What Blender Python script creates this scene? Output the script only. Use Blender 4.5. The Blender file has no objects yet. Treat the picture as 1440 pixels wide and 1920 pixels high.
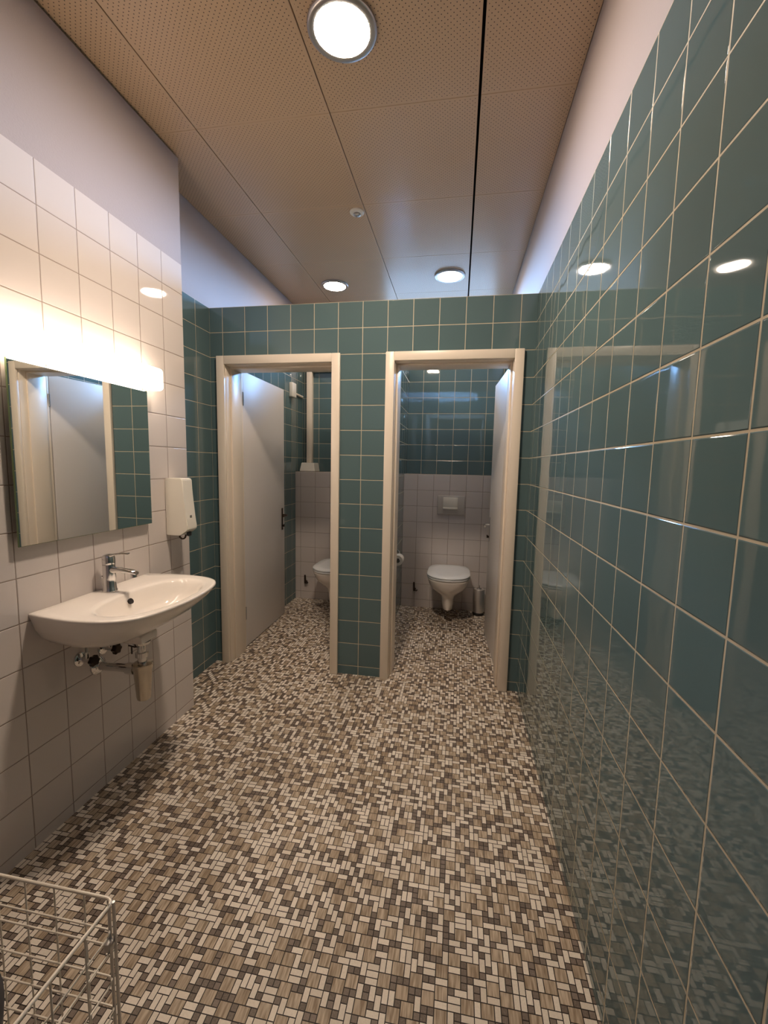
import bpy, bmesh, math, random
from mathutils import Vector, Matrix
PI = math.pi
S = bpy.context.scene
COL = S.collection

# ------------------------------------------------------------------ camera
F_PX, YAW, PITCH, ROLL = 804.39, -0.16901, -0.10835, 0.02027
cy, sy, cp, sp = math.cos(YAW), math.sin(YAW), math.cos(PITCH), math.sin(PITCH)
fwd = Vector((sy*cp, cy*cp, sp)); rt = Vector((cy, -sy, 0)); up = rt.cross(fwd)
r2 = math.cos(ROLL)*rt + math.sin(ROLL)*up
u2 = -math.sin(ROLL)*rt + math.cos(ROLL)*up
cam = bpy.data.cameras.new('camera'); camo = bpy.data.objects.new('camera', cam); COL.objects.link(camo)
cam.sensor_fit = 'HORIZONTAL'; cam.sensor_width = 36; cam.lens = 36*F_PX/1440; cam.clip_start = .02
m = Matrix((r2, u2, -fwd)).transposed().to_4x4(); m.translation = Vector((-0.39707, 0, 1.35078))
camo.matrix_world = m
S.camera = camo

# ------------------------------------------------------------------ world, exposure, light levels
S.view_settings.view_transform = 'Standard'; S.view_settings.look = 'None'
S.view_settings.gamma = 1; S.view_settings.use_curve_mapping = False
S.view_settings.exposure = 1.50
SKY = 56.0
L_FRONT, L_STALL, L_BAR = 116.0, 34.0, 4.4
WARM = (1.0, .81, .63)
W = bpy.data.worlds.new('world'); S.world = W; W.use_nodes = True
bg = W.node_tree.nodes['Background']; bg.inputs[1].default_value = SKY
_n, _l = W.node_tree.nodes.new, W.node_tree.links.new
_tc = _n('ShaderNodeTexCoord'); _sx = _n('ShaderNodeSeparateXYZ'); _l(_tc.outputs['Generated'], _sx.inputs[0])
_rp = _n('ShaderNodeValToRGB'); _l(_sx.outputs[2], _rp.inputs[0])          # ground below the horizon, blue sky above
_e = _rp.color_ramp.elements; _e[0].position = 0.0; _e[0].color = (.014, .021, .032, 1); _e[1].position = .03; _e[1].color = (.24, .52, 1.0, 1)
_l(_rp.outputs[0], bg.inputs[0])

# ------------------------------------------------------------------ dimensions
T = .15                      # teal tile pitch
Z0 = .0585                   # first teal joint
ZT = Z0+15*T                 # top of the teal tiling and of the cubicle front
D = 2.58                     # cubicle front
XL, XW = -1.975, -1.798      # teal left wall, white left wall
YW = 2.05                    # end of the white wall
YL, YB = 4.02, 4.25          # ledge front, rear wall
ZC = 2.824                   # ceiling
ZL = 1.275                   # ledge top
YN = -1.25                   # wall behind the camera

# ------------------------------------------------------------------ node helpers
def srgb(r, g, b):
    f = lambda c: (c/255/12.92) if c/255 <= .04045 else ((c/255+.055)/1.055)**2.4
    return (f(r), f(g), f(b), 1)
class N:
    def __init__(s, name):
        s.m = bpy.data.materials.new(name); s.m.use_nodes = True; s.t = s.m.node_tree
        s.b = s.t.nodes['Principled BSDF']; s.out = s.t.nodes['Material Output']
    def n(s, k, **p):
        x = s.t.nodes.new(k)
        for a, v in p.items(): setattr(x, a, v)
        return x
    def l(s, a, b): s.t.links.new(a, b)
    def put(s, i, v):
        if isinstance(v, (int, float)): i.default_value = v
        elif isinstance(v, (tuple, list)): i.default_value = v
        else: s.l(v, i)
    def math(s, op, a, b=0, c=0):
        x = s.n('ShaderNodeMath', operation=op)
        s.put(x.inputs[0], a); s.put(x.inputs[1], b); s.put(x.inputs[2], c)
        return x.outputs[0]
    def mix(s, f, a, b):
        x = s.n('ShaderNodeMix', data_type='RGBA'); s.put(x.inputs[0], f); s.put(x.inputs[6], a); s.put(x.inputs[7], b)
        return x.outputs[2]
    def mr(s, v, a, b, c, d, smooth=False):
        x = s.n('ShaderNodeMapRange')
        if smooth: x.interpolation_type = 'SMOOTHSTEP'
        s.put(x.inputs[0], v)
        for i, q in zip((1, 2, 3, 4), (a, b, c, d)): s.put(x.inputs[i], q)
        return x.outputs[0]
    def noise(s, vec, scale, detail=2, rough=.5):
        x = s.n('ShaderNodeTexNoise'); s.put(x.inputs['Vector'], vec)
        x.inputs['Scale'].default_value = scale; x.inputs['Detail'].default_value = detail; x.inputs['Roughness'].default_value = rough
        return x.outputs[0]
    def obj(s): return s.n('ShaderNodeTexCoord').outputs['Object']
    def bump(s, h, strength=.3, dist=.001, normal=None):
        x = s.n('ShaderNodeBump'); x.inputs['Strength'].default_value = strength; x.inputs['Distance'].default_value = dist
        s.put(x.inputs['Height'], h)
        if normal: s.l(normal, x.inputs['Normal'])
        return x.outputs[0]

def simple(name, col, rough=.5, metal=0, spec=.5, nz=0, nscale=60, coat=0, var=0):
    k = N(name); b = k.b
    b.inputs['Base Color'].default_value = col; b.inputs['Roughness'].default_value = rough
    b.inputs['Metallic'].default_value = metal; b.inputs['Specular IOR Level'].default_value = spec
    b.inputs['Coat Weight'].default_value = coat
    o = k.obj()
    h = k.noise(o, nscale, 3)
    if var:
        dk = tuple(c*(1-var) for c in col[:3])+(1,)
        k.l(k.mix(k.noise(o, 6, 3), dk, col), b.inputs['Base Color'])
    if nz: k.l(k.bump(h, nz, .002), b.inputs['Normal'])
    return k.m

def tile(name, ax, offs, pitch, col, grout, gw=.0035, rough=.032, cvar=.06, tilt=.004, wave=.0006, rawgrout=.6, fade=0, spec=.5):
    """glazed square tiles; ax = the two world axes of the face"""
    k = N(name); o = k.obj()
    nv = k.n('ShaderNodeTexNoise'); k.l(o, nv.inputs['Vector']); nv.inputs['Scale'].default_value = 9; nv.inputs['Detail'].default_value = 1
    sep = k.n('ShaderNodeSeparateXYZ'); k.l(o, sep.inputs[0])
    sn = k.n('ShaderNodeSeparateXYZ'); k.l(nv.outputs['Color'], sn.inputs[0])
    uv = []
    for i, (a, of) in enumerate(zip(ax, offs)):
        w = k.math('MULTIPLY', k.math('SUBTRACT', sn.outputs[i], .5), wave*2)
        c = k.math('ADD', sep.outputs['XYZ'.index(a)], w)
        uv.append(k.math('DIVIDE', k.math('SUBTRACT', c, of), pitch))
    ds, ids = [], []
    for c in uv:
        fl = k.math('FLOOR', c); fr = k.math('SUBTRACT', c, fl)
        ds.append(k.math('MULTIPLY', k.math('MINIMUM', fr, k.math('SUBTRACT', 1, fr)), pitch)); ids.append(fl)
    d = k.math('MINIMUM', ds[0], ds[1])
    mask = k.mr(d, gw/2-.0003, gw/2+.0003, 0, 1)
    cv = k.n('ShaderNodeCombineXYZ'); k.l(ids[0], cv.inputs[0]); k.l(ids[1], cv.inputs[1])
    wn = k.n('ShaderNodeTexWhiteNoise'); k.l(cv.outputs[0], wn.inputs['Vector'])
    lo = tuple(c*(1-cvar) for c in col[:3])+(1,); hi = tuple(min(1, c*(1+cvar)) for c in col[:3])+(1,)
    tc = k.mix(wn.outputs['Value'], lo, hi)
    gc = k.mix(k.noise(o, 14, 3), tuple(c*.72 for c in grout[:3])+(1,), grout)
    k.l(k.mix(mask, gc, tc), k.b.inputs['Base Color'])
    k.l(k.mr(mask, 0, 1, rawgrout, rough), k.b.inputs['Roughness'])
    k.b.inputs['Specular IOR Level'].default_value = spec
    prof = k.mr(d, gw/2-.0006, gw/2+.0022, 0, 1, True)
    slow = k.noise(o, 7, 1)
    h = k.math('ADD', k.math('MULTIPLY', prof, .0012), k.math('MULTIPLY', slow, .00045))
    bp = k.n('ShaderNodeBump'); bp.inputs['Strength'].default_value = 1; bp.inputs['Distance'].default_value = 1.0
    k.l(h, bp.inputs['Height'])
    # every tile is laid at a very slightly different angle
    off = k.n('ShaderNodeVectorMath', operation='SUBTRACT'); k.l(wn.outputs['Color'], off.inputs[0]); off.inputs[1].default_value = (.5, .5, .5)
    sc = k.n('ShaderNodeVectorMath', operation='SCALE'); k.l(off.outputs[0], sc.inputs[0]); sc.inputs['Scale'].default_value = tilt
    ad = k.n('ShaderNodeVectorMath', operation='ADD'); k.l(bp.outputs[0], ad.inputs[0]); k.l(sc.outputs[0], ad.inputs[1])
    nm = k.n('ShaderNodeVectorMath', operation='NORMALIZE'); k.l(ad.outputs[0], nm.inputs[0])
    k.l(nm.outputs[0], k.b.inputs['Normal'])
    return k.m

# ------------------------------------------------------------------ colours
TEAL = srgb(90, 112, 115); TGROUT = srgb(206, 194, 168)
WHITE = srgb(211, 202, 197); WGROUT = srgb(150, 132, 120)
M = {}
M['teal_right'] = tile('teal_tile_side', 'YZ', (.684, Z0), T, TEAL, TGROUT, gw=.0042)
M['teal_left'] = tile('teal_tile_left', 'YZ', (2.43, Z0), T, TEAL, TGROUT, gw=.0036)
M['teal_front'] = tile('teal_tile_front', 'XZ', (-.0869, Z0), T, TEAL, TGROUT, gw=.0040)
M['teal_back'] = tile('teal_tile_back', 'XZ', (-.46, Z0), T, TEAL, TGROUT, gw=.0040)
M['white_left'] = tile('white_tile_left', 'YZ', (1.138, 1.417), .1525, WHITE, WGROUT, gw=.0026, cvar=.015)
M['white_ledge_r'] = tile('white_tile_ledge', 'XZ', (-.47, .975), T, WHITE, WGROUT, gw=.0026, cvar=.015)
M['white_ledge_l'] = tile('white_tile_ledge_left', 'XZ', (-1.77, .975), T, WHITE, WGROUT, gw=.0026, cvar=.015)
M['plaster'] = simple('white_plaster', srgb(172, 160, 156), .75, nz=.25, nscale=180)
M['paint'] = simple('cream_paint', srgb(236, 223, 206), .32, nz=.05, nscale=30)
M['leaf'] = simple('door_paint', srgb(222, 216, 212), .38, nz=.06, nscale=40)
M['chrome'] = simple('chrome', (.75, .74, .73, 1), .09, 1, nz=.02, nscale=8)
M['steel'] = simple('brushed_steel', (.50, .49, .48, 1), .28, 1, nz=.05, nscale=200)
M['ring'] = simple('satin_ring', (.46, .44, .43, 1), .34, 1, nz=.02)
M['satin'] = simple('satin_steel', (.66, .62, .59, 1), .42, .75, nz=.05, nscale=120)
M['darkmetal'] = simple('dark_metal', srgb(62, 50, 42), .35, .7, nz=.1)
M['black'] = simple('black_plastic', srgb(22, 22, 24), .45, nz=.1)
M['ceramic'] = simple('sanitary_ceramic', srgb(240, 232, 224), .07, 0, .5, nz=.01, nscale=4, coat=.3)
M['seat'] = simple('seat_plastic', srgb(226, 228, 230), .2, nz=.01)
M['plastic'] = simple('white_plastic', srgb(236, 230, 218), .3, nz=.03)
M['wire'] = simple('coated_wire', srgb(226, 216, 200), .3, .1, nz=.1, nscale=90)
M['trapbrass'] = simple('worn_chrome', (.62, .56, .47, 1), .2, 1, nz=.2, nscale=60, var=.25)
M['blocker'] = simple('blocker_board', srgb(70, 62, 54), .8, nz=.1)
M['plate'] = simple('grey_white_plastic', srgb(196, 190, 184), .25, nz=.02)
M['hole'] = simple('dark_cavity', srgb(28, 20, 16), .7, nz=.05)
M['gap'] = simple('ceiling_void', srgb(14, 10, 8), .9, nz=.05)
M['paper'] = simple('paper', srgb(236, 232, 226), .9, nz=.3, nscale=120)
M['tray'] = simple('dark_base', srgb(30, 27, 25), .6, nz=.1)

def mirror_mat():
    k = N('mirror_silver'); k.b.inputs['Base Color'].default_value = (.86, .88, .86, 1)
    k.b.inputs['Metallic'].default_value = 1; k.b.inputs['Roughness'].default_value = .012
    k.l(k.bump(k.noise(k.obj(), 3, 1), .02, .002), k.b.inputs['Normal'])
    return k.m
M['mirror'] = mirror_mat()
M['glassedge'] = simple('green_glass_edge', srgb(120, 138, 96), .15, nz=.02)

def emit(name, strength, col=WARM):
    k = N(name); k.b.inputs['Base Color'].default_value = (.9, .88, .84, 1); k.b.inputs['Roughness'].default_value = .3
    o = k.obj()
    k.l(k.mix(k.mr(k.noise(o, 5, 1), 0, 1, 0, .06), col+(1,), (1, 1, 1, 1)), k.b.inputs['Emission Color'])
    k.b.inputs['Emission Strength'].default_value = strength
    return k.m
M['lamp_front'] = emit('lit_opal_glass', L_FRONT)
M['lamp_stall'] = emit('lit_opal_glass_stall', L_STALL)
M['lamp_bar'] = emit('lit_bar_diffuser', L_BAR)

def ceiling_mat():
    k = N('perforated_panel'); o = k.obj()
    sep = k.n('ShaderNodeSeparateXYZ'); k.l(o, sep.inputs[0]); x, y = sep.outputs[0], sep.outputs[1]
    q = .0144
    hs = .7071
    u = k.math('DIVIDE', k.math('MULTIPLY', k.math('ADD', x, y), hs), q)
    v = k.math('DIVIDE', k.math('MULTIPLY', k.math('SUBTRACT', x, y), hs), q)
    fu = k.math('SUBTRACT', k.math('FRACT', u), .5); fv = k.math('SUBTRACT', k.math('FRACT', v), .5)
    r = k.math('MULTIPLY', k.math('SQRT', k.math('ADD', k.math('MULTIPLY', fu, fu), k.math('MULTIPLY', fv, fv))), q)
    hole = k.mr(r, .0016, .0022, 1, 0)
    # plain margins along the panel edges
    def margin(c, off, pitch):
        f = k.math('FRACT', k.math('DIVIDE', k.math('SUBTRACT', c, off), pitch))
        d = k.math('MULTIPLY', k.math('MINIMUM', f, k.math('SUBTRACT', 1, f)), pitch)
        return k.math('GREATER_THAN', d, .013)
    mk = k.math('MULTIPLY', margin(x, -.37, .62), margin(y, 1.91, .645))
    hole = k.math('MULTIPLY', hole, mk)
    base = k.mix(k.noise(o, 2.5, 2), srgb(198, 168, 136), srgb(206, 177, 145))
    k.l(k.mix(hole, base, srgb(58, 40, 24)), k.b.inputs['Base Color'])
    k.b.inputs['Roughness'].default_value = .34
    k.b.inputs['Specular IOR Level'].default_value = .6
    k.l(k.bump(k.math('SUBTRACT', 1, hole), .5, .001), k.b.inputs['Normal'])
    return k.m
M['panel'] = ceiling_mat()

def mosaic_mats():
    out = []
    def isl(k):
        return k.n('ShaderNodeNewGeometry').outputs['Random Per Island']
    # light travertine strips
    k = N('mosaic_light'); o = k.obj(); nz = k.noise(o, 220, 3)
    c = k.mix(isl(k), srgb(222, 211, 197), srgb(242, 232, 219)); k.l(k.mix(k.mr(nz, .3, .8, 0, .35), c, srgb(192, 178, 162)), k.b.inputs['Base Color'])
    out.append(k)
    # streaked brown squares
    k = N('mosaic_brown'); o = k.obj()
    mp = k.n('ShaderNodeMapping'); k.l(o, mp.inputs[0]); mp.inputs['Scale'].default_value = (1, .1, 1)
    r = isl(k)
    va = k.n('ShaderNodeVectorMath', operation='ADD'); k.l(mp.outputs[0], va.inputs[0])
    cx = k.n('ShaderNodeCombineXYZ'); k.l(k.math('MULTIPLY', r, 7.3), cx.inputs[1]); k.l(cx.outputs[0], va.inputs[1])
    st = k.noise(va.outputs[0], 170, 2)
    a = k.mix(r, srgb(186, 168, 147), srgb(207, 190, 169))
    k.l(k.mix(k.mr(st, .35, .65, 0, .85), a, srgb(132, 112, 90)), k.b.inputs['Base Color'])
    out.append(k)
    # dark small squares
    k = N('mosaic_dark'); o = k.obj(); nz = k.noise(o, 260, 3)
    c = k.mix(isl(k), srgb(104, 90, 80), srgb(130, 116, 106)); k.l(k.mix(k.mr(nz, .45, .75, 0, .5), c, srgb(150, 138, 128)), k.b.inputs['Base Color'])
    out.append(k)
    k = N('mosaic_joint'); k.l(k.mix(k.noise(k.obj(), 60, 2), srgb(34, 26, 22), srgb(44, 34, 28)), k.b.inputs['Base Color'])
    out.append(k)
    for k in out:
        k.b.inputs['Roughness'].default_value = .42; k.b.inputs['Specular IOR Level'].default_value = .35
        k.l(k.bump(k.noise(k.obj(), 240, 2), .12, .0008), k.b.inputs['Normal'])
    return [k.m for k in out]
MOS = mosaic_mats()

# ------------------------------------------------------------------ mesh helpers
def box(bm, x0, x1, y0, y1, z0, z1, bev=0, seg=2, mi=0):
    r = bmesh.ops.create_cube(bm, size=1)
    vs = r['verts']
    for v in vs:
        v.co = Vector(((x0+x1)/2+v.co.x*(x1-x0), (y0+y1)/2+v.co.y*(y1-y0), (z0+z1)/2+v.co.z*(z1-z0)))
    fs = set(f for v in vs for f in v.link_faces)
    for f in fs: f.material_index = mi
    if bev:
        es = list(set(e for v in vs for e in v.link_edges))
        bmesh.ops.bevel(bm, geom=es, offset=bev, segments=seg, affect='EDGES', profile=.5)
def rings(bm, rs, cap0=True, cap1=True, closed=True, mi=0):
    L = [[bm.verts.new(p) for p in r] for r in rs]
    n = len(L[0])
    for a, b in zip(L, L[1:]):
        for i in range(n if closed else n-1):
            j = (i+1) % n
            try: bm.faces.new((a[i], a[j], b[j], b[i])).material_index = mi
            except ValueError: pass
    if cap0: bm.faces.new(list(reversed(L[0]))).material_index = mi
    if cap1: bm.faces.new(L[-1]).material_index = mi
    return L
def frame_of(d):
    d = d.normalized(); a = Vector((0, 0, 1)) if abs(d.z) < .9 else Vector((1, 0, 0))
    u = d.cross(a).normalized(); return u, d.cross(u).normalized()
def tube(bm, pts, r, n=12, cap=True):
    pts = [Vector(p) for p in pts]; rs = []
    R = r if isinstance(r, (list, tuple)) else [r]*len(pts)
    u = None
    for i, p in enumerate(pts):
        d = (pts[min(i+1, len(pts)-1)]-pts[max(i-1, 0)]).normalized()
        if u is None: u, v = frame_of(d)
        else:
            u = (u-d*u.dot(d)).normalized(); v = d.cross(u)
        rs.append([p+(u*math.cos(2*PI*k/n)+v*math.sin(2*PI*k/n))*R[i] for k in range(n)])
    rings(bm, rs, cap, cap)
def lathe(bm, c, prof, n=40, axis=Vector((0, 0, 1)), cap0=True, cap1=True):
    """prof: (radius, distance along axis)"""
    c = Vector(c); u, v = frame_of(axis); rs = []
    for r, h in prof:
        rs.append([c+axis*h+(u*math.cos(2*PI*k/n)+v*math.sin(2*PI*k/n))*max(r, 1e-5) for k in range(n)])
    rings(bm, rs, cap0, cap1)
def arc(c, r, a0, a1, n, ax=(0, 2)):
    out = []
    for i in range(n+1):
        a = a0+(a1-a0)*i/n; p = list(c); p[ax[0]] += r*math.cos(a); p[ax[1]] += r*math.sin(a); out.append(tuple(p))
    return out
def obj(name, bm, mats, parent=None, smooth=35):
    bmesh.ops.recalc_face_normals(bm, faces=bm.faces)
    me = bpy.data.meshes.new(name); bm.to_mesh(me); bm.free()
    for mt in (mats if isinstance(mats, (list, tuple)) else [mats]): me.materials.append(M[mt] if isinstance(mt, str) else mt)
    if smooth:
        for p in me.polygons: p.use_smooth = True
        me.set_sharp_from_angle(angle=math.radians(smooth))
    o = bpy.data.objects.new(name, me); COL.objects.link(o)
    if parent:
        o.parent = parent; o.matrix_parent_inverse = Matrix.Translation(-parent_loc(parent))
    return o
def parent_loc(p):
    v = p.location.copy()
    while p.parent:
        p = p.parent
        if p.type == 'EMPTY': v = p.location.copy()
    return v
def thing(name, loc, label=None, cat=None, group=None, kind=None):
    o = bpy.data.objects.new(name, None); COL.objects.link(o); o.location = loc; o.empty_display_size = .05
    tag(o, label, cat, group, kind); return o
def tag(o, label=None, cat=None, group=None, kind=None):
    for a, v in (('label', label), ('category', cat), ('group', group), ('kind', kind)):
        if v: o[a] = v
    return o
def sub(name, bm, mats, parent, label=None, smooth=35):
    """a child whose mesh is written in world coordinates"""
    o = obj(name, bm, mats, None, smooth)
    loc = Vector((0, 0, 0)); q = parent
    while q: loc += q.location; q = q.parent
    o.data.transform(Matrix.Translation(-loc)); o.parent = parent
    if label: o['label'] = label
    return o
def struct(name, bm, mats, smooth=0): return tag(obj(name, bm, mats, None, smooth), kind='structure')
def B(): return bmesh.new()

# ------------------------------------------------------------------ the room shell
# floor: random mosaic laid on a 20 mm module
def floor():
    U = .0166; nx, ny = 121, 335; x0, y0 = -2.0, YN-.06
    rnd = random.Random(5)
    occ = [[False]*ny for _ in range(nx)]; kind = [[None]*ny for _ in range(nx)]
    bm = B()
    def quad(a, b, c, d, z, mi):
        bm.faces.new([bm.verts.new((a, b, z)), bm.verts.new((c, b, z)), bm.verts.new((c, d, z)), bm.verts.new((a, d, z))]).material_index = mi
    quad(x0, y0, x0+nx*U, y0+ny*U, 0, 3)
    g = .0012
    for j in range(ny):
        for i in range(nx):
            if occ[i][j]: continue
            right = i+1 < nx and not occ[i+1][j]; upf = j+1 < ny
            left = kind[i-1][j] if i else None; low = kind[i][j-1] if j else None
            wt = {(1, 1, 2): .46, (1, 2, 0): .34, (2, 1, 0): .34, (2, 2, 1): .55}
            if not right: wt.pop((2, 1, 0)); wt.pop((2, 2, 1))
            if not upf:
                wt.pop((1, 2, 0)); wt.pop((2, 2, 1), None)
            for q in wt:
                if q[2] == 1 and 1 in (left, low): wt[q] *= .12
                if q[2] == 0 and (left == 0 or low == 0): wt[q] *= .6
                if q[2] == 2 and (left == 2 and low == 2): wt[q] *= .3
            w, h, mi = rnd.choices(list(wt), list(wt.values()))[0]
            for a in range(w):
                for b in range(h): occ[i+a][j+b] = True; kind[i+a][j+b] = mi
            quad(x0+i*U+g, y0+j*U+g, x0+(i+w)*U-g, y0+(j+h)*U-g, .0005, mi)
    me = bpy.data.meshes.new('floor'); bm.to_mesh(me); bm.free()
    for q in MOS: me.materials.append(q)
    o = bpy.data.objects.new('floor', me); COL.objects.link(o); tag(o, kind='structure')
floor()

bm = B(); box(bm, 0, .12, YN, YB, 0, ZT, mi=0); box(bm, 0, .12, YN, YB, ZT, ZC+.12, mi=1); struct('wall_right', bm, ['teal_right', 'plaster'])
bm = B(); ZWT = 2.322
box(bm, XL, XW, YN, YW, 0, ZWT, mi=0); box(bm, XL, XW, YN, YW, ZWT, ZC-.012, mi=1); struct('wall_left', bm, ['white_left', 'plaster'])
bm = B(); box(bm, XL-.12, XL, YN, YB, 0, ZT, mi=0); box(bm, XL-.12, XL, YN, YB, ZT, ZC+.12, mi=1); struct('wall_left_alcove', bm, ['teal_left', 'plaster'])
bm = B(); box(bm, XL-.12, .12, YN-.12, YN, 0, ZC+.12); struct('wall_behind', bm, 'plaster')

# cubicle front with two openings
TH = .20
DOORS = {'L': (-1.925, -1.12), 'R': (-.842, -.058)}
CW = .052; ZO = 2.013
OP = {k: (a+CW-.012, b-CW+.012) for k, (a, b) in DOORS.items()}
bm = B()
for a, b in ((XL, OP['L'][0]), (OP['L'][1], OP['R'][0]), (OP['R'][1], 0)): box(bm, a, b, D, D+TH, 0, ZO-CW+.012)
box(bm, XL, 0, D, D+TH, ZO-CW+.012, ZT)
struct('wall_front', bm, 'teal_front')
bm = B(); box(bm, -1.06, -.90, D+TH, YL, 0, ZT-.02); box(bm, -1.06, -.90, YL, YB, 0, ZT-.02); struct('wall_middle', bm, 'teal_right')
# rear wall with a high window above the tiling
WX0, WX1, WZ0, WZ1 = -1.18, -.10, 2.38, 2.76
bm = B(); box(bm, XL, 0, YB, YB+.12, 0, ZT, mi=0)
box(bm, XL, 0, YB, YB+.12, ZT, WZ0, mi=1); box(bm, XL, 0, YB, YB+.12, WZ1, ZC+.12, mi=1)
box(bm, XL, WX0, YB, YB+.12, WZ0, WZ1, mi=1); box(bm, WX1, 0, YB, YB+.12, WZ0, WZ1, mi=1)
struct('wall_back', bm, ['teal_back', 'plaster'])
bm = B(); box(bm, XL, -1.06, YL, YB, 0, ZL, .002, 1); struct('wall_ledge_left', bm, 'white_ledge_l')
bm = B(); box(bm, -.90, 0, YL, YB, 0, ZL, .002, 1); struct('wall_ledge_right', bm, 'white_ledge_r')

# added overhang, unseen outside the window, blocks the steep sky light
bm = B(); box(bm, XL-.3, .4, YB+.121, YB+.62, 2.80, 2.86); struct('sky_blocker_1', bm, 'blocker')
# window
w = thing('window_1', ((WX0+WX1)/2, YB+.06, WZ0), kind='structure')
bm = B()
for a, b, c, d in ((WX0, WX1, WZ0, WZ0+.035), (WX0, WX1, WZ1-.035, WZ1), (WX0, WX0+.035, WZ0+.035, WZ1-.035), (WX1-.035, WX1, WZ0+.035, WZ1-.035)):
    box(bm, a, b, YB+.04, YB+.09, c, d, .003, 1)
sub('window_frame', bm, 'paint', w)
k = N('window_glass'); gl = k.n('ShaderNodeBsdfGlossy'); gl.inputs['Roughness'].default_value = .02
tr = k.n('ShaderNodeBsdfTransparent')
mx = k.n('ShaderNodeMixShader'); mx.inputs[0].default_value = .06; k.l(tr.outputs[0], mx.inputs[1]); k.l(gl.outputs[0], mx.inputs[2]); k.l(mx.outputs[0], k.out.inputs[0])
M['glass'] = k.m
bm = B(); box(bm, WX0+.03, WX1-.03, YB+.062, YB+.066, WZ0+.03, WZ1-.03); sub('window_pane', bm, 'glass', w)
pl = bpy.data.lights.new('daylight_portal', 'AREA'); pl.shape = 'RECTANGLE'; pl.size = WX1-WX0; pl.size_y = WZ1-WZ0
pl.cycles.is_portal = True
po = bpy.data.objects.new('daylight_portal', pl); COL.objects.link(po); po.location = ((WX0+WX1)/2, YB+.11, (WZ0+WZ1)/2); po.rotation_euler = (-PI/2, 0, 0)

# ceiling: metal panels with open joints under a dark void
bm = B()
xs = [-2.6, -1.61, -.99, -.37, .25]; ys = [-1.315, -.67, -.025, .62, 1.265, 1.91, 2.555, 3.2, 3.84, 4.25]
for i in range(4):
    a, b = max(xs[i], XL+.002), min(xs[i+1], -.002)
    gl_ = .0022 if i else .0; gr_ = {0: .0018, 1: .0018, 2: .0055, 3: 0}[i]
    if i == 3: gl_ = .0055
    for j in range(9):
        y0, y1 = max(ys[j], YN), ys[j+1]
        box(bm, a+gl_, b-gr_, y0+.0006, y1-.0006, ZC, ZC+.012, .0012, 1)
box(bm, XL, 0, YN, YB, ZC+.05, ZC+.07, mi=1)
struct('ceiling', bm, ['panel', 'gap'])

# ------------------------------------------------------------------ doors
def ushape(bm, x0, x1, zt, w, y0, y1, bev=.003):
    box(bm, x0, x0+w, y0, y1, 0, zt, bev); box(bm, x1-w, x1, y0, y1, 0, zt, bev)
    box(bm, x0+w-.001, x1-w+.001, y0, y1, zt-w, zt, bev)
def door(n, key):
    a, b = DOORS[key]; d = thing('door_%d' % n, ((a+b)/2, D+.1, 0), kind='structure')
    bm = B(); ushape(bm, a, b, ZO, CW, D-.022, D, .004); sub('door_casing', bm, 'paint', d)
    i0, i1 = a+CW-.011, b-CW+.011; zi = ZO-CW+.011
    bm = B(); ushape(bm, i0, i1, zi, .013, D+.0005, D+TH+.002, .002); sub('door_lining', bm, 'paint', d)
    bm = B(); ushape(bm, i0+.013, i1-.013, zi-.013, .012, D+.05, D+TH-.02, .003); sub('door_stop', bm, 'paint', d)
    # rear casing
    bm = B(); ushape(bm, max(a, XL+.004), b, ZO, CW, D+TH+.003, D+TH+.02, .004); sub('rear_casing', bm, 'paint', d)
    zl = 1.975; y0 = D+TH+.032
    if key == 'L': p0, p1, s = Vector((-1.880, y0, 0)), Vector((-1.893, 3.555, 0)), -1
    else: p0, p1, s = Vector((-.106, y0, 0)), Vector((-.141, 3.475, 0)), 1
    e = (p1-p0).normalized(); nrm = Vector((e.y, -e.x, 0))*s
    if (s == -1 and nrm.x > 0) or (s == 1 and nrm.x < 0): nrm = -nrm
    L = (p1-p0).length
    bm = B(); box(bm, 0, L, 0, .04, .008, zl, .003, 2)
    mt = Matrix(((e.x, nrm.x, 0, p0.x), (e.y, nrm.y, 0, p0.y), (0, 0, 1, 0), (0, 0, 0, 1)))
    bm.transform(mt); leaf = sub('door_leaf', bm, 'leaf', d)
    def P(u, v, z): return mt @ Vector((u, v, z))
    # handle set on the visible face (v<0 side)
    hu = L-.055
    bm = B(); box(bm, hu-.012, hu+.012, -.005, 0, .775, .965, .0045, 3); bm.transform(mt)
    hset = sub('handle_plate', bm, 'darkmetal' if key == 'L' else 'steel', leaf)
    bm = B(); pts = [P(hu, -.004, .905), P(hu, -.035, .905), P(hu-.008, -.046, .905), P(hu-.03, -.05, .905), P(hu-.105, -.05, .905)]
    tube(bm, pts, [.008, .008, .0085, .0085, .0075]); sub('door_lever', bm, 'darkmetal' if key == 'L' else 'chrome', leaf)
    bm = B(); tube(bm, [P(hu, -.004, .81), P(hu, -.018, .81)], .009); tube(bm, [P(hu, -.018, .802), P(hu, -.018, .825)], .004); sub('door_latch_knob', bm, 'darkmetal', leaf)
    for z in (.22, 1.74):
        bm = B(); tube(bm, [P(-.012, -.004, z), P(-.012, -.004, z+.09)], .008); sub('hinge', bm, 'steel', leaf)
door(1, 'L'); door(2, 'R')

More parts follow.
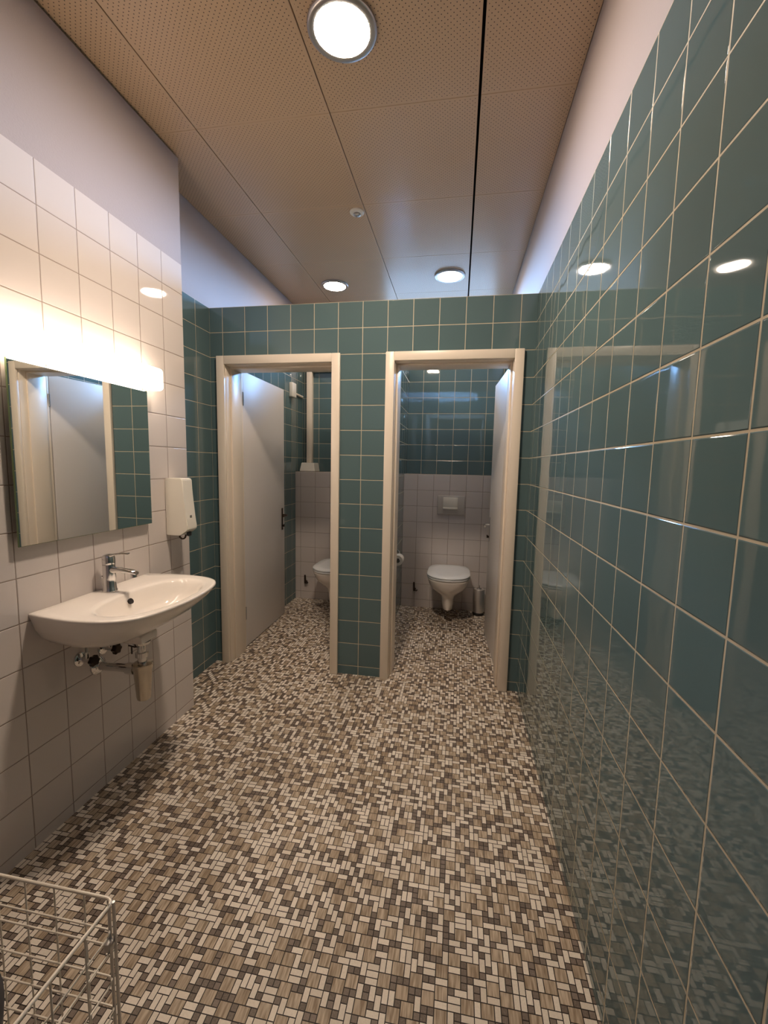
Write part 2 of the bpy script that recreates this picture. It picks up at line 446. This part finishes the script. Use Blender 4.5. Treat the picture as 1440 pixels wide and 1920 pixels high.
# ------------------------------------------------------------------ ceiling lights
def lamp(x, y, mat, label, ro=.119, rg=.093, drop=.0125):
    t = thing('ceiling_light', (x, y, ZC), label, 'ceiling light', 'round recessed ceiling lights')
    bm = B(); lathe(bm, (x, y, ZC), [(ro, 0), (ro, -.008), (ro-.003, -.012), (ro-.007, -.014), (rg+.004, -.014), (rg+.001, -.0125), (rg+.0005, 0)], 56, cap0=False, cap1=False)
    sub('trim_ring', bm, 'ring', t)
    bm = B(); lathe(bm, (x, y, ZC), [(rg, -.001), (rg, -drop), (rg*.5, -drop*1.05), (.001, -drop*1.08)], 56, cap0=False)
    sub('opal_glass', bm, mat, t)
lamp(-.843, 1.572, 'lamp_front', 'large glowing round light in the ceiling nearest the camera, with a wide chrome ring')
lamp(-1.462, 3.60, 'lamp_stall', 'round ceiling light over the left toilet stall, beside the bare ceiling joint', .112, .089)
lamp(-.520, 3.530, 'lamp_stall', 'round ceiling light over the right toilet stall', .118, .093)
t = thing('ceiling_sensor', (-1.040, 2.617, ZC), 'small white round sensor on the ceiling in front of the two stall lights', 'sensor')
bm = B(); lathe(bm, (-1.040, 2.617, ZC), [(.042, 0), (.042, -.006), (.036, -.012), (.026, -.013)], 36, cap0=False, cap1=True); sub('sensor_base', bm, 'plastic', t)
bm = B(); lathe(bm, (-1.040, 2.617, ZC-.013), [(.022, 0), (.021, -.006), (.014, -.012), (.001, -.014)], 28, cap0=False); sub('sensor_lens', bm, 'steel', t)

# ------------------------------------------------------------------ mirror and its light
t = thing('wall_mirror', (XW, 1.435, 1.065), 'rectangular frameless mirror on the white tiled wall above the washbasin', 'mirror')
bm = B(); box(bm, XW+.022, XW+.028, 1.133, 1.740, 1.066, 1.657, .0008, 1); g = sub('mirror_glass', bm, 'glassedge', t)
bm = B(); f = [bm.verts.new(p) for p in ((XW+.0286, 1.1345, 1.0675), (XW+.0286, 1.7385, 1.0675), (XW+.0286, 1.7385, 1.6555), (XW+.0286, 1.1345, 1.6555))]; bm.faces.new(f)
sub('mirror_silvering', bm, 'mirror', t, smooth=0)
bm = B(); box(bm, XW, XW+.0215, 1.16, 1.715, 1.09, 1.63, .001, 1); sub('mirror_backing', bm, 'plastic', t)

t = thing('mirror_light', (XW, 1.433, 1.65), 'long glowing light bar on the white tiles just over the mirror', 'wall light')
bm = B(); box(bm, XW, XW+.022, 1.11, 1.765, 1.672, 1.748, .004); sub('light_base', bm, 'plastic', t)
bm = B(); box(bm, XW+.023, XW+.085, 1.092, 1.782, 1.662, 1.758, .016, 5); sub('light_diffuser', bm, 'lamp_bar', t)

# ------------------------------------------------------------------ soap dispenser
t = thing('soap_dispenser', (XW, 1.908, .98), 'white wall dispenser at the end of the white tiled wall, right of the mirror', 'dispenser')
bm = B()
prof = [(0, 1.268), (.085, 1.269), (.096, 1.262), (.099, 1.18), (.108, 1.09), (.118, 1.035), (.116, 1.018), (.104, 1.010), (.085, .998), (.070, .988), (0, .990)]
a = [(XW+d+.0005, 1.870, z) for d, z in prof]; b = [(XW+d+.0005, 1.946, z) for d, z in prof]
rings(bm, [a, b]); bmesh.ops.bevel(bm, geom=list(bm.edges), offset=.003, segments=2, affect='EDGES')
sub('dispenser_body', bm, 'plastic', t)
bm = B(); tube(bm, [(XW+.045, 1.908, .989)]+arc((XW+.062, 1.908, .985), .017, PI, 2*PI, 10)+[(XW+.079, 1.908, .990)], .0045, 10); sub('push_lever', bm, 'darkmetal', t)
bm = B(); lathe(bm, (XW+.098, 1.908, .992), [(.012, .012), (.012, -.004), (.006, -.009)], 16); sub('nozzle', bm, 'black', t)
bm = B(); box(bm, XW+.1095, XW+.1125, 1.900, 1.914, 1.075, 1.088, .001, 1); sub('level_window', bm, 'steel', t)

# ------------------------------------------------------------------ washbasin
BY, BZ = 1.453, .832
def outline(n=72):
    """closed outline (d from the wall, y offset), starting at the wall, anticlockwise"""
    half = [(0, .283), (.06, .292), (.12, .300), (.18, .304), (.24, .300), (.30, .286), (.345, .262), (.378, .222), (.400, .165), (.414, .09), (.420, 0)]
    pts = [(d, y) for d, y in half]+[(d, -y) for d, y in reversed(half[:-1])]
    # resample by length with Catmull smoothing
    out = []
    def cr(p0, p1, p2, p3, t):
        return tuple(.5*((2*p1[i])+(-p0[i]+p2[i])*t+(2*p0[i]-5*p1[i]+4*p2[i]-p3[i])*t*t+(-p0[i]+3*p1[i]-3*p2[i]+p3[i])*t**3) for i in (0, 1))
    for i in range(len(pts)-1):
        p0 = pts[max(i-1, 0)]; p3 = pts[min(i+2, len(pts)-1)]
        for q in range(4): out.append(cr(p0, pts[i], pts[i+1], p3, q/4))
    out.append(pts[-1])
    # close along the wall
    for q in range(1, 16): out.append((0, -half[0][1]+2*half[0][1]*q/16))
    return out
OUT = outline()
def basin():
    t = thing('washbasin', (XW, BY, .66), 'white ceramic washbasin hung on the white tiled wall under the mirror', 'washbasin')
    bm = B()
    c = (.235, 0.0)
    E = []                                     # bowl opening matched by angle
    for d, y in OUT:
        a = math.atan2(y-c[1], d-c[0])
        ca, sa = math.cos(a), math.sin(a)
        rx = .150 if ca > 0 else .105
        rr = 1/((abs(ca/rx)**2.3+abs(sa/.238)**2.3)**(1/2.3))
        E.append((c[0]+rr*ca, c[1]+rr*sa))
    def ring(f, z, src=None):
        return [(XW+.0005+f(i)[0], BY+f(i)[1], z(i) if callable(z) else z) for i in range(len(OUT))]
    lerp = lambda a, b, t: (a[0]+(b[0]-a[0])*t, a[1]+(b[1]-a[1])*t)
    def sc(pt, s, cc): return (cc[0]+(pt[0]-cc[0])*s, cc[1]+(pt[1]-cc[1])*s)
    uc = (0.0, 0.0)
    R = []
    # underside, from the bottom upwards: (shrink in d, shrink in y, z)
    for sd, sy_, z in ((.34, .40, .677), (.45, .53, .679), (.545, .645, .687), (.65, .755, .705), (.775, .865, .735), (.88, .935, .770), (.955, .970, .800), (.985, .992, .817)):
        R.append([(XW+.0005+d*sd, BY+y*sy_, z) for d, y in OUT])
    R.append(ring(lambda i: sc(OUT[i], 1.0, (0, 0)), BZ-.008))
    R.append(ring(lambda i: sc(OUT[i], .999, (.2, 0)) if OUT[i][0] > .001 else OUT[i], BZ-.003))
    R.append(ring(lambda i: lerp(OUT[i], c, .018) if OUT[i][0] > .001 else OUT[i], BZ))
    for tt in (.25, .6, .85):
        R.append(ring(lambda i, tt=tt: lerp(OUT[i], E[i], tt), BZ-.0010*tt*2))
    # bowl
    dc = (.215, 0)
    for s, z in ((1.0, .0045), (.975, .009), (.945, .017), (.905, .032), (.86, .052), (.77, .078), (.62, .098), (.42, .108), (.22, .112), (.085, .114)):
        R.append(ring(lambda i, s=s: sc(E[i], s, dc), BZ-z))
    rings(bm, R, True, True)
    bd = sub('basin_body', bm, 'ceramic', t, smooth=60)
    bm = B(); lathe(bm, (XW+.215, BY, BZ-.1135), [(.019, -.001), (.021, .002), (.017, .003), (.015, .001)], 28); sub('drain', bm, 'chrome', t)
    ax = Vector((1, 0, .55)).normalized()
    bm = B(); lathe(bm, (XW+.147, BY, BZ-.034), [(.0105, -.006), (.0115, .0022), (.0105, .003), (.0085, .0022)], 24, axis=ax); sub('overflow_hole', bm, 'hole', t)
    bm = B(); box(bm, XW+.15, XW+.24, BY-.065, BY+.025, .652, .684, .006, 3); sub('basin_foot', bm, 'ceramic', t)
    return t
basin()

# ------------------------------------------------------------------ tap
FX, FY = XW+.052, BY+.004
t = thing('basin_tap', (FX, FY, BZ), 'chrome single lever mixer tap standing on the washbasin', 'tap')
bm = B(); lathe(bm, (FX, FY, BZ), [(.027, 0), (.027, .006), (.0245, .010), (.0235, .05), (.0225, .095), (.0225, .108)], 36); sub('tap_body', bm, 'chrome', t)
bm = B()
secs = [((FX+.012, FY, BZ+.086), .016, .013), ((FX+.05, FY, BZ+.088), .015, .011), ((FX+.09, FY, BZ+.085), .014, .009), ((FX+.115, FY, BZ+.082), .0135, .009), ((FX+.124, FY, BZ+.079), .010, .007)]
rings(bm, [[(p[0], p[1]+a*math.cos(2*PI*k/20), p[2]+b*math.sin(2*PI*k/20)) for k in range(20)] for p, a, b in secs])
tube(bm, [(FX+.108, FY, BZ+.078), (FX+.110, FY, BZ+.062)], .0115, 20)
sub('spout', bm, 'chrome', t)
bm = B(); lathe(bm, (FX, FY, BZ+.109), [(.0225, 0), (.0235, .006), (.0230, .026), (.019, .036), (.010, .040), (.001, .041)], 36)
secs = [((FX+.008, FY, BZ+.140), .014, .007), ((FX+.035, FY, BZ+.150), .012, .0045), ((FX+.065, FY, BZ+.155), .011, .003), ((FX+.088, FY, BZ+.155), .010, .003)]
rings(bm, [[(p[0], p[1]+a*math.cos(2*PI*k/16), p[2]+b*math.sin(2*PI*k/16)) for k in range(16)] for p, a, b in secs])
sub('tap_lever', bm, 'chrome', t)
bm = B(); tube(bm, [(FX-.032, FY, BZ+.0005), (FX-.032, FY, BZ+.05)], .0025, 8); lathe(bm, (FX-.032, FY, BZ+.05), [(.005, 0), (.006, .006), (.004, .010)], 14); sub('pop_up_rod', bm, 'chrome', t)

# ------------------------------------------------------------------ trap and valves
TX, TY = XW+.205, BY-.022
t = thing('bottle_trap', (TX, TY, .41), 'chrome bottle trap and waste pipe hanging under the washbasin', 'drain trap')
bm = B(); lathe(bm, (TX, TY, .41), [(.020, 0), (.024, .003), (.026, .012), (.030, .07), (.034, .125), (.037, .130), (.037, .148), (.030, .152)], 36); sub('trap_bottle', bm, 'trapbrass', t)
bm = B(); lathe(bm, (TX, TY, .561), [(.016, 0), (.016, .024), (.024, .026), (.024, .044), (.017, .046), (.017, .074), (.030, .078), (.034, .089)], 32); sub('inlet_tube', bm, 'chrome', t)
bm = B(); tube(bm, [(TX-.028, TY, .532), (TX-.11, TY, .530), (XW+.012, TY, .528)], .0165, 20); tube(bm, [(TX-.066, TY, .5305), (TX-.032, TY, .5315)], .023, 20); sub('waste_pipe', bm, 'chrome', t)
bm = B(); lathe(bm, (XW+.0005, TY, .528), [(.036, 0), (.035, .006), (.026, .013), (.018, .016)], 32, axis=Vector((1, 0, 0))); sub('wall_rosette', bm, 'chrome', t)
bm = B(); tube(bm, [(TX-.02, TY-.045, .648), (TX-.005, TY-.03, .636), (TX+.012, TY+.005, .632), (TX-.01, TY+.02, .628)], .003, 8); tube(bm, [(TX-.012, TY-.038, .640), (TX-.012, TY-.038, .612)], .0028, 8); sub('pop_up_linkage', bm, 'darkmetal', t)
def angle_valve(y, label, htop):
    t = thing('angle_valve', (XW, y, .59), label, 'valve', 'angle valves under the washbasin')
    X = Vector((1, 0, 0))
    bm = B(); lathe(bm, (XW+.0005, y, .59), [(.027, 0), (.026, .005), (.016, .010)], 28, axis=X); sub('valve_rosette', bm, 'chrome', t)
    bm = B(); tube(bm, [(XW+.01, y, .59), (XW+.052, y, .59)], .0095, 16); tube(bm, [(XW+.034, y, .588), (XW+.034, y, .622)], .008, 14); sub('valve_body', bm, 'chrome', t)
    bm = B()
    n = 24; rs = []
    for h, r in ((.052, .012), (.056, .019), (.070, .020), (.074, .015)):
        rs.append([(XW+h, y+r*(1+.13*math.cos(6*2*PI*q/n))*math.cos(2*PI*q/n), .59+r*(1+.13*math.cos(6*2*PI*q/n))*math.sin(2*PI*q/n)) for q in range(n)])
    rings(bm, rs); sub('valve_handle', bm, 'darkmetal', t)
    bm = B(); tube(bm, [(XW+.034, y, .620), (XW+.034, y, .640), (XW+.036, y+(BY-y)*.25, htop)], .0055, 10); sub('supply_hose', bm, 'steel', t)
angle_valve(1.352, 'small chrome angle valve under the washbasin, the left one farther from the trap', .664)
angle_valve(1.462, 'small chrome angle valve under the washbasin, the right one just behind the trap pipe', .660)

# ------------------------------------------------------------------ toilets
def toilet(cx, label, group='wall hung toilets in the two stalls'):
    t = thing('toilet', (cx, YL, .12), label, 'toilet', group)
    def shape(hw, front, back, z, n=48, p=2.25, yc=None):
        # rounded front, squarish back
        yc = yc or (front+.20); out = []
        for q in range(n):
            a = 2*PI*q/n; ca, sa = math.cos(a), math.sin(a)
            ex = p if sa < 0 else 4.0; ry = (yc-front) if sa < 0 else (back-yc)
            rr = 1/((abs(ca/hw)**ex+abs(sa/ry)**ex)**(1/ex))
            out.append((cx+rr*ca, yc+rr*sa, z))
        return out
    bk = YL-.0005
    bm = B()
    L = [(.046, 3.62, .118), (.051, 3.605, .124), (.054, 3.600, .17), (.059, 3.594, .215), (.068, 3.586, .240), (.090, 3.572, .262), (.120, 3.550, .285), (.146, 3.524, .312), (.165, 3.502, .350), (.174, 3.490, .385), (.177, 3.488, .398), (.172, 3.493, .404)]
    R = [shape(hw, fr_, bk, z, yc=fr_+.17) for hw, fr_, z in L]
    R.append(shape(.135, 3.53, 3.86, .402, yc=3.70)); R.append(shape(.12, 3.55, 3.84, .36, yc=3.70)); R.append(shape(.05, 3.65, 3.76, .25, yc=3.70))
    rings(bm, R); sub('toilet_bowl', bm, 'ceramic', t, smooth=60)
    bm = B(); rings(bm, [shape(.178, 3.486, 3.975, .406), shape(.184, 3.480, 3.978, .409), shape(.185, 3.479, 3.979, .417), shape(.182, 3.482, 3.976, .421)]); sub('toilet_seat', bm, 'seat', t, smooth=50)
    bm = B(); rings(bm, [shape(.180, 3.484, 3.978, .4235), shape(.186, 3.478, 3.982, .427), shape(.186, 3.478, 3.982, .435), shape(.180, 3.485, 3.976, .441), shape(.12, 3.54, 3.93, .445), shape(.04, 3.62, 3.85, .446)]); sub('toilet_lid', bm, 'seat', t, smooth=50)
    for s in (-1, 1):
        bm = B(); tube(bm, [(cx+s*.075-.022, 3.987, .425), (cx+s*.075+.022, 3.987, .425)], .010, 16); sub('lid_hinge', bm, 'chrome', t)
toilet(-.447, 'white wall hung toilet with closed lid seen whole through the right doorway')
toilet(-1.472, 'white wall hung toilet half hidden by the frame of the left doorway')

t = thing('flush_plate', (-.452, YL, .99), 'white rectangular flush plate on the tiles above the right toilet', 'flush plate')
bm = B(); box(bm, -.577, -.328, YL-.012, YL-.0005, .908, 1.082, .004, 3); sub('plate', bm, 'plate', t)
bm = B(); box(bm, -.525, -.392, YL-.019, YL-.0125, .962, 1.068, .003, 2); sub('flush_button', bm, 'plastic', t)
bm = B(); box(bm, -.525, -.392, YL-.026, YL-.0195, .958, .974, .003, 2); sub('button_lip', bm, 'plastic', t)

def stop_valve(x, label):
    t = thing('stop_valve', (x, YL, .2), label, 'valve', 'small valves on the white stall walls')
    bm = B(); lathe(bm, (x, YL-.0005, .175), [(.014, 0), (.013, .006), (.008, .012), (.008, .03)], 20, axis=Vector((0, -1, 0))); tube(bm, [(x, YL-.03, .165), (x-.004, YL-.03, .25)], [.010, .008], 14); sub('valve_body', bm, 'darkmetal', t)
    bm = B(); tube(bm, [(x, YL-.03, .172), (x+.022, YL-.034, .168), (x+.028, YL-.034, .178)], .006, 12); sub('valve_spout', bm, 'darkmetal', t)
stop_valve(-.77, 'small dark metal valve low on the white tiles left of the right toilet')
stop_valve(-1.86, 'small dark metal valve low on the white tiles left of the left toilet')

t = thing('brush_holder', (-.168, 3.93, 0), 'steel toilet brush holder on the floor right of the right toilet', 'toilet brush holder')
bm = B(); lathe(bm, (-.168, 3.93, 0), [(.050, .0006), (.052, .004), (.052, .022), (.048, .026)], 36); sub('holder_base', bm, 'tray', t)
bm = B(); lathe(bm, (-.168, 3.93, .026), [(.0465, 0), (.050, .02), (.051, .11), (.050, .21), (.047, .216), (.040, .218), (.026, .216)], 40); sub('holder_body', bm, 'satin', t)
bm = B(); lathe(bm, (-.168, 3.93, .2425), [(.022, 0), (.024, .004), (.020, .010), (.008, .013)], 24); tube(bm, [(-.168, 3.93, .254), (-.168, 3.93, .275)], .006, 12); sub('brush_lid', bm, 'chrome', t)

t = thing('paper_holder', (-.90, 3.40, .60), 'metal toilet paper holder with a small roll on the middle stall wall', 'paper holder')
bm = B(); tube(bm, [(-.8995, 3.46, .655), (-.862, 3.46, .655), (-.852, 3.455, .645), (-.850, 3.45, .600), (-.850, 3.44, .594), (-.850, 3.33, .594)], .005, 10)
lathe(bm, (-.8995, 3.46, .655), [(.020, 0), (.018, .005), (.010, .008)], 20, axis=Vector((1, 0, 0))); sub('holder_arm', bm, 'chrome', t)
bm = B(); n = 40; rs = []
for y, r in ((3.345, .019), (3.345, .041), (3.435, .041), (3.435, .019), (3.345, .019)):
    rs.append([(-.850+r*math.cos(2*PI*q/n), y, .594+r*math.sin(2*PI*q/n)) for q in range(n)])
rings(bm, rs, False, False); sub('paper_roll', bm, 'paper', t)
bm = B(); rs = []
for y, r in ((3.347, .0185), (3.433, .0185)):
    rs.append([(-.850+r*math.cos(2*PI*q/n), y, .594+r*math.sin(2*PI*q/n)) for q in range(n)])
rings(bm, rs, False, False); sub('roll_core', bm, 'darkmetal', t)

# ------------------------------------------------------------------ pipework in the left stall
t = thing('wall_conduit', (-1.893, 4.14, ZL), 'white boxed pipe rising from the tiled ledge in the left stall', 'pipe')
bm = B(); box(bm, -1.922, -1.868, YB-.060, YB-.0005, ZL+.088, 2.262, .004, 2); sub('riser', bm, 'paint', t)
bm = B(); box(bm, -1.922, -1.0605, YB-.060, YB-.0005, 2.2625, 2.30, .004, 2); sub('top_rail', bm, 'paint', t)
bm = B()
rings(bm, [[(-1.956, 4.085, ZL+.0006), (-1.800, 4.085, ZL+.0006), (-1.800, YB-.0006, ZL+.0006), (-1.956, YB-.0006, ZL+.0006)], [(-1.945, 4.11, ZL+.087), (-1.816, 4.11, ZL+.087), (-1.816, YB-.0006, ZL+.087), (-1.945, YB-.0006, ZL+.087)]])
bmesh.ops.bevel(bm, geom=list(bm.edges), offset=.004, segments=2, affect='EDGES'); sub('foot_box', bm, 'plastic', t)
t = thing('junction_box', (XL, 3.92, 1.97), 'white junction box with a thin conduit on the teal side wall of the left stall', 'junction box')
bm = B(); box(bm, XL+.0005, XL+.038, 3.868, 3.962, 1.968, 2.100, .006, 3); sub('box_body', bm, 'plastic', t)
bm = B(); tube(bm, [(XL+.012, 3.963, 2.014), (XL+.012, YB-.062, 2.014)], .0105, 14); sub('conduit', bm, 'paint', t)

# ------------------------------------------------------------------ wire basket
def basket():
    x1, y1 = -1.025, .651; x0, y0 = -1.50, .20; zt = .50
    t = thing('wire_basket', ((x0+x1)/2, (y0+y1)/2, 0), 'pale wire basket cut off by the lower left corner of the photo', 'wire basket')
    r = .0027; c = .016
    def rect(z, ins=0, rr=r):
        a, b, d, e = x0+ins, x1-ins, y0+ins, y1-ins
        P = []
        for (px, py, a0) in ((b-c, e-c, 0), (a+c, e-c, PI/2), (a+c, d+c, PI), (b-c, d+c, 3*PI/2)):
            P += [(px+c*math.cos(a0+PI/2*q/5), py+c*math.sin(a0+PI/2*q/5), z) for q in range(6)]
        P += [P[0], P[1]]
        bmx = B(); tube(bmx, P, rr, 10, False); return bmx
    sub('rim', rect(zt, 0, .0032), 'wire', t)
    for z in (.435, .400, .330, .262, .19, .11, .035): sub('hoop', rect(z, .003, .0018), 'wire', t)
    nb = 7
    for i in range(nb):
        x = x1-.068-.069*i
        if x < x0+.01: break
        for y, o in ((y1, -1), (y0, 1)):
            bm = B(); tube(bm, [(x, y+o*.0005, zt), (x, y+o*.001, .012)], .0017, 8); sub('upright', bm, 'wire', t)
    for i in range(6):
        y = y1-.067-.067*i
        if y < y0+.01: break
        for x, o in ((x1, -1), (x0, 1)):
            bm = B(); tube(bm, [(x+o*.0005, y, zt), (x+o*.001, y, .012)], .0017, 8); sub('upright', bm, 'wire', t)
    for px, py in ((x1, y1), (x0, y1), (x0, y0), (x1, y0)):
        sx, sy2 = (-1 if px == x1 else 1), (-1 if py == y1 else 1)
        for o in (0, 1):
            q = (px+sx*(.001+.0105*o), py+sy2*.0015)
            bm = B(); tube(bm, [(q[0], q[1], zt-.003), (q[0], q[1], .0)], .0031, 10); sub('corner_post', bm, 'steel', t)
        bm = B(); box(bm, min(px, px+sx*.016), max(px, px+sx*.016), min(py, py+sy2*.016), max(py, py+sy2*.016), .398, .416, .003, 2); sub('corner_clamp', bm, 'steel', t)
    for i in range(1, 8):
        x = x0+(x1-x0)*i/8
        bm = B(); tube(bm, [(x, y0+.004, .030), (x, y1-.004, .030)], .0017, 8); sub('base_wire', bm, 'wire', t)
basket()

# ------------------------------------------------------------------ dark bin, barely in the frame
t = thing('waste_bin', (-.806, .169, 0), 'black plastic bin whose edge just enters the photo at the lower left corner', 'bin')
bm = B(); lathe(bm, (-.806, .169, 0), [(.078, .001), (.082, .01), (.097, .86), (.099, .90), (.096, .905)], 48); sub('bin_body', bm, 'black', t)
bm = B(); lathe(bm, (-.806, .169, .906), [(.100, 0), (.101, .012), (.092, .030), (.060, .042), (.001, .046)], 48, cap1=False); sub('bin_lid', bm, 'black', t)
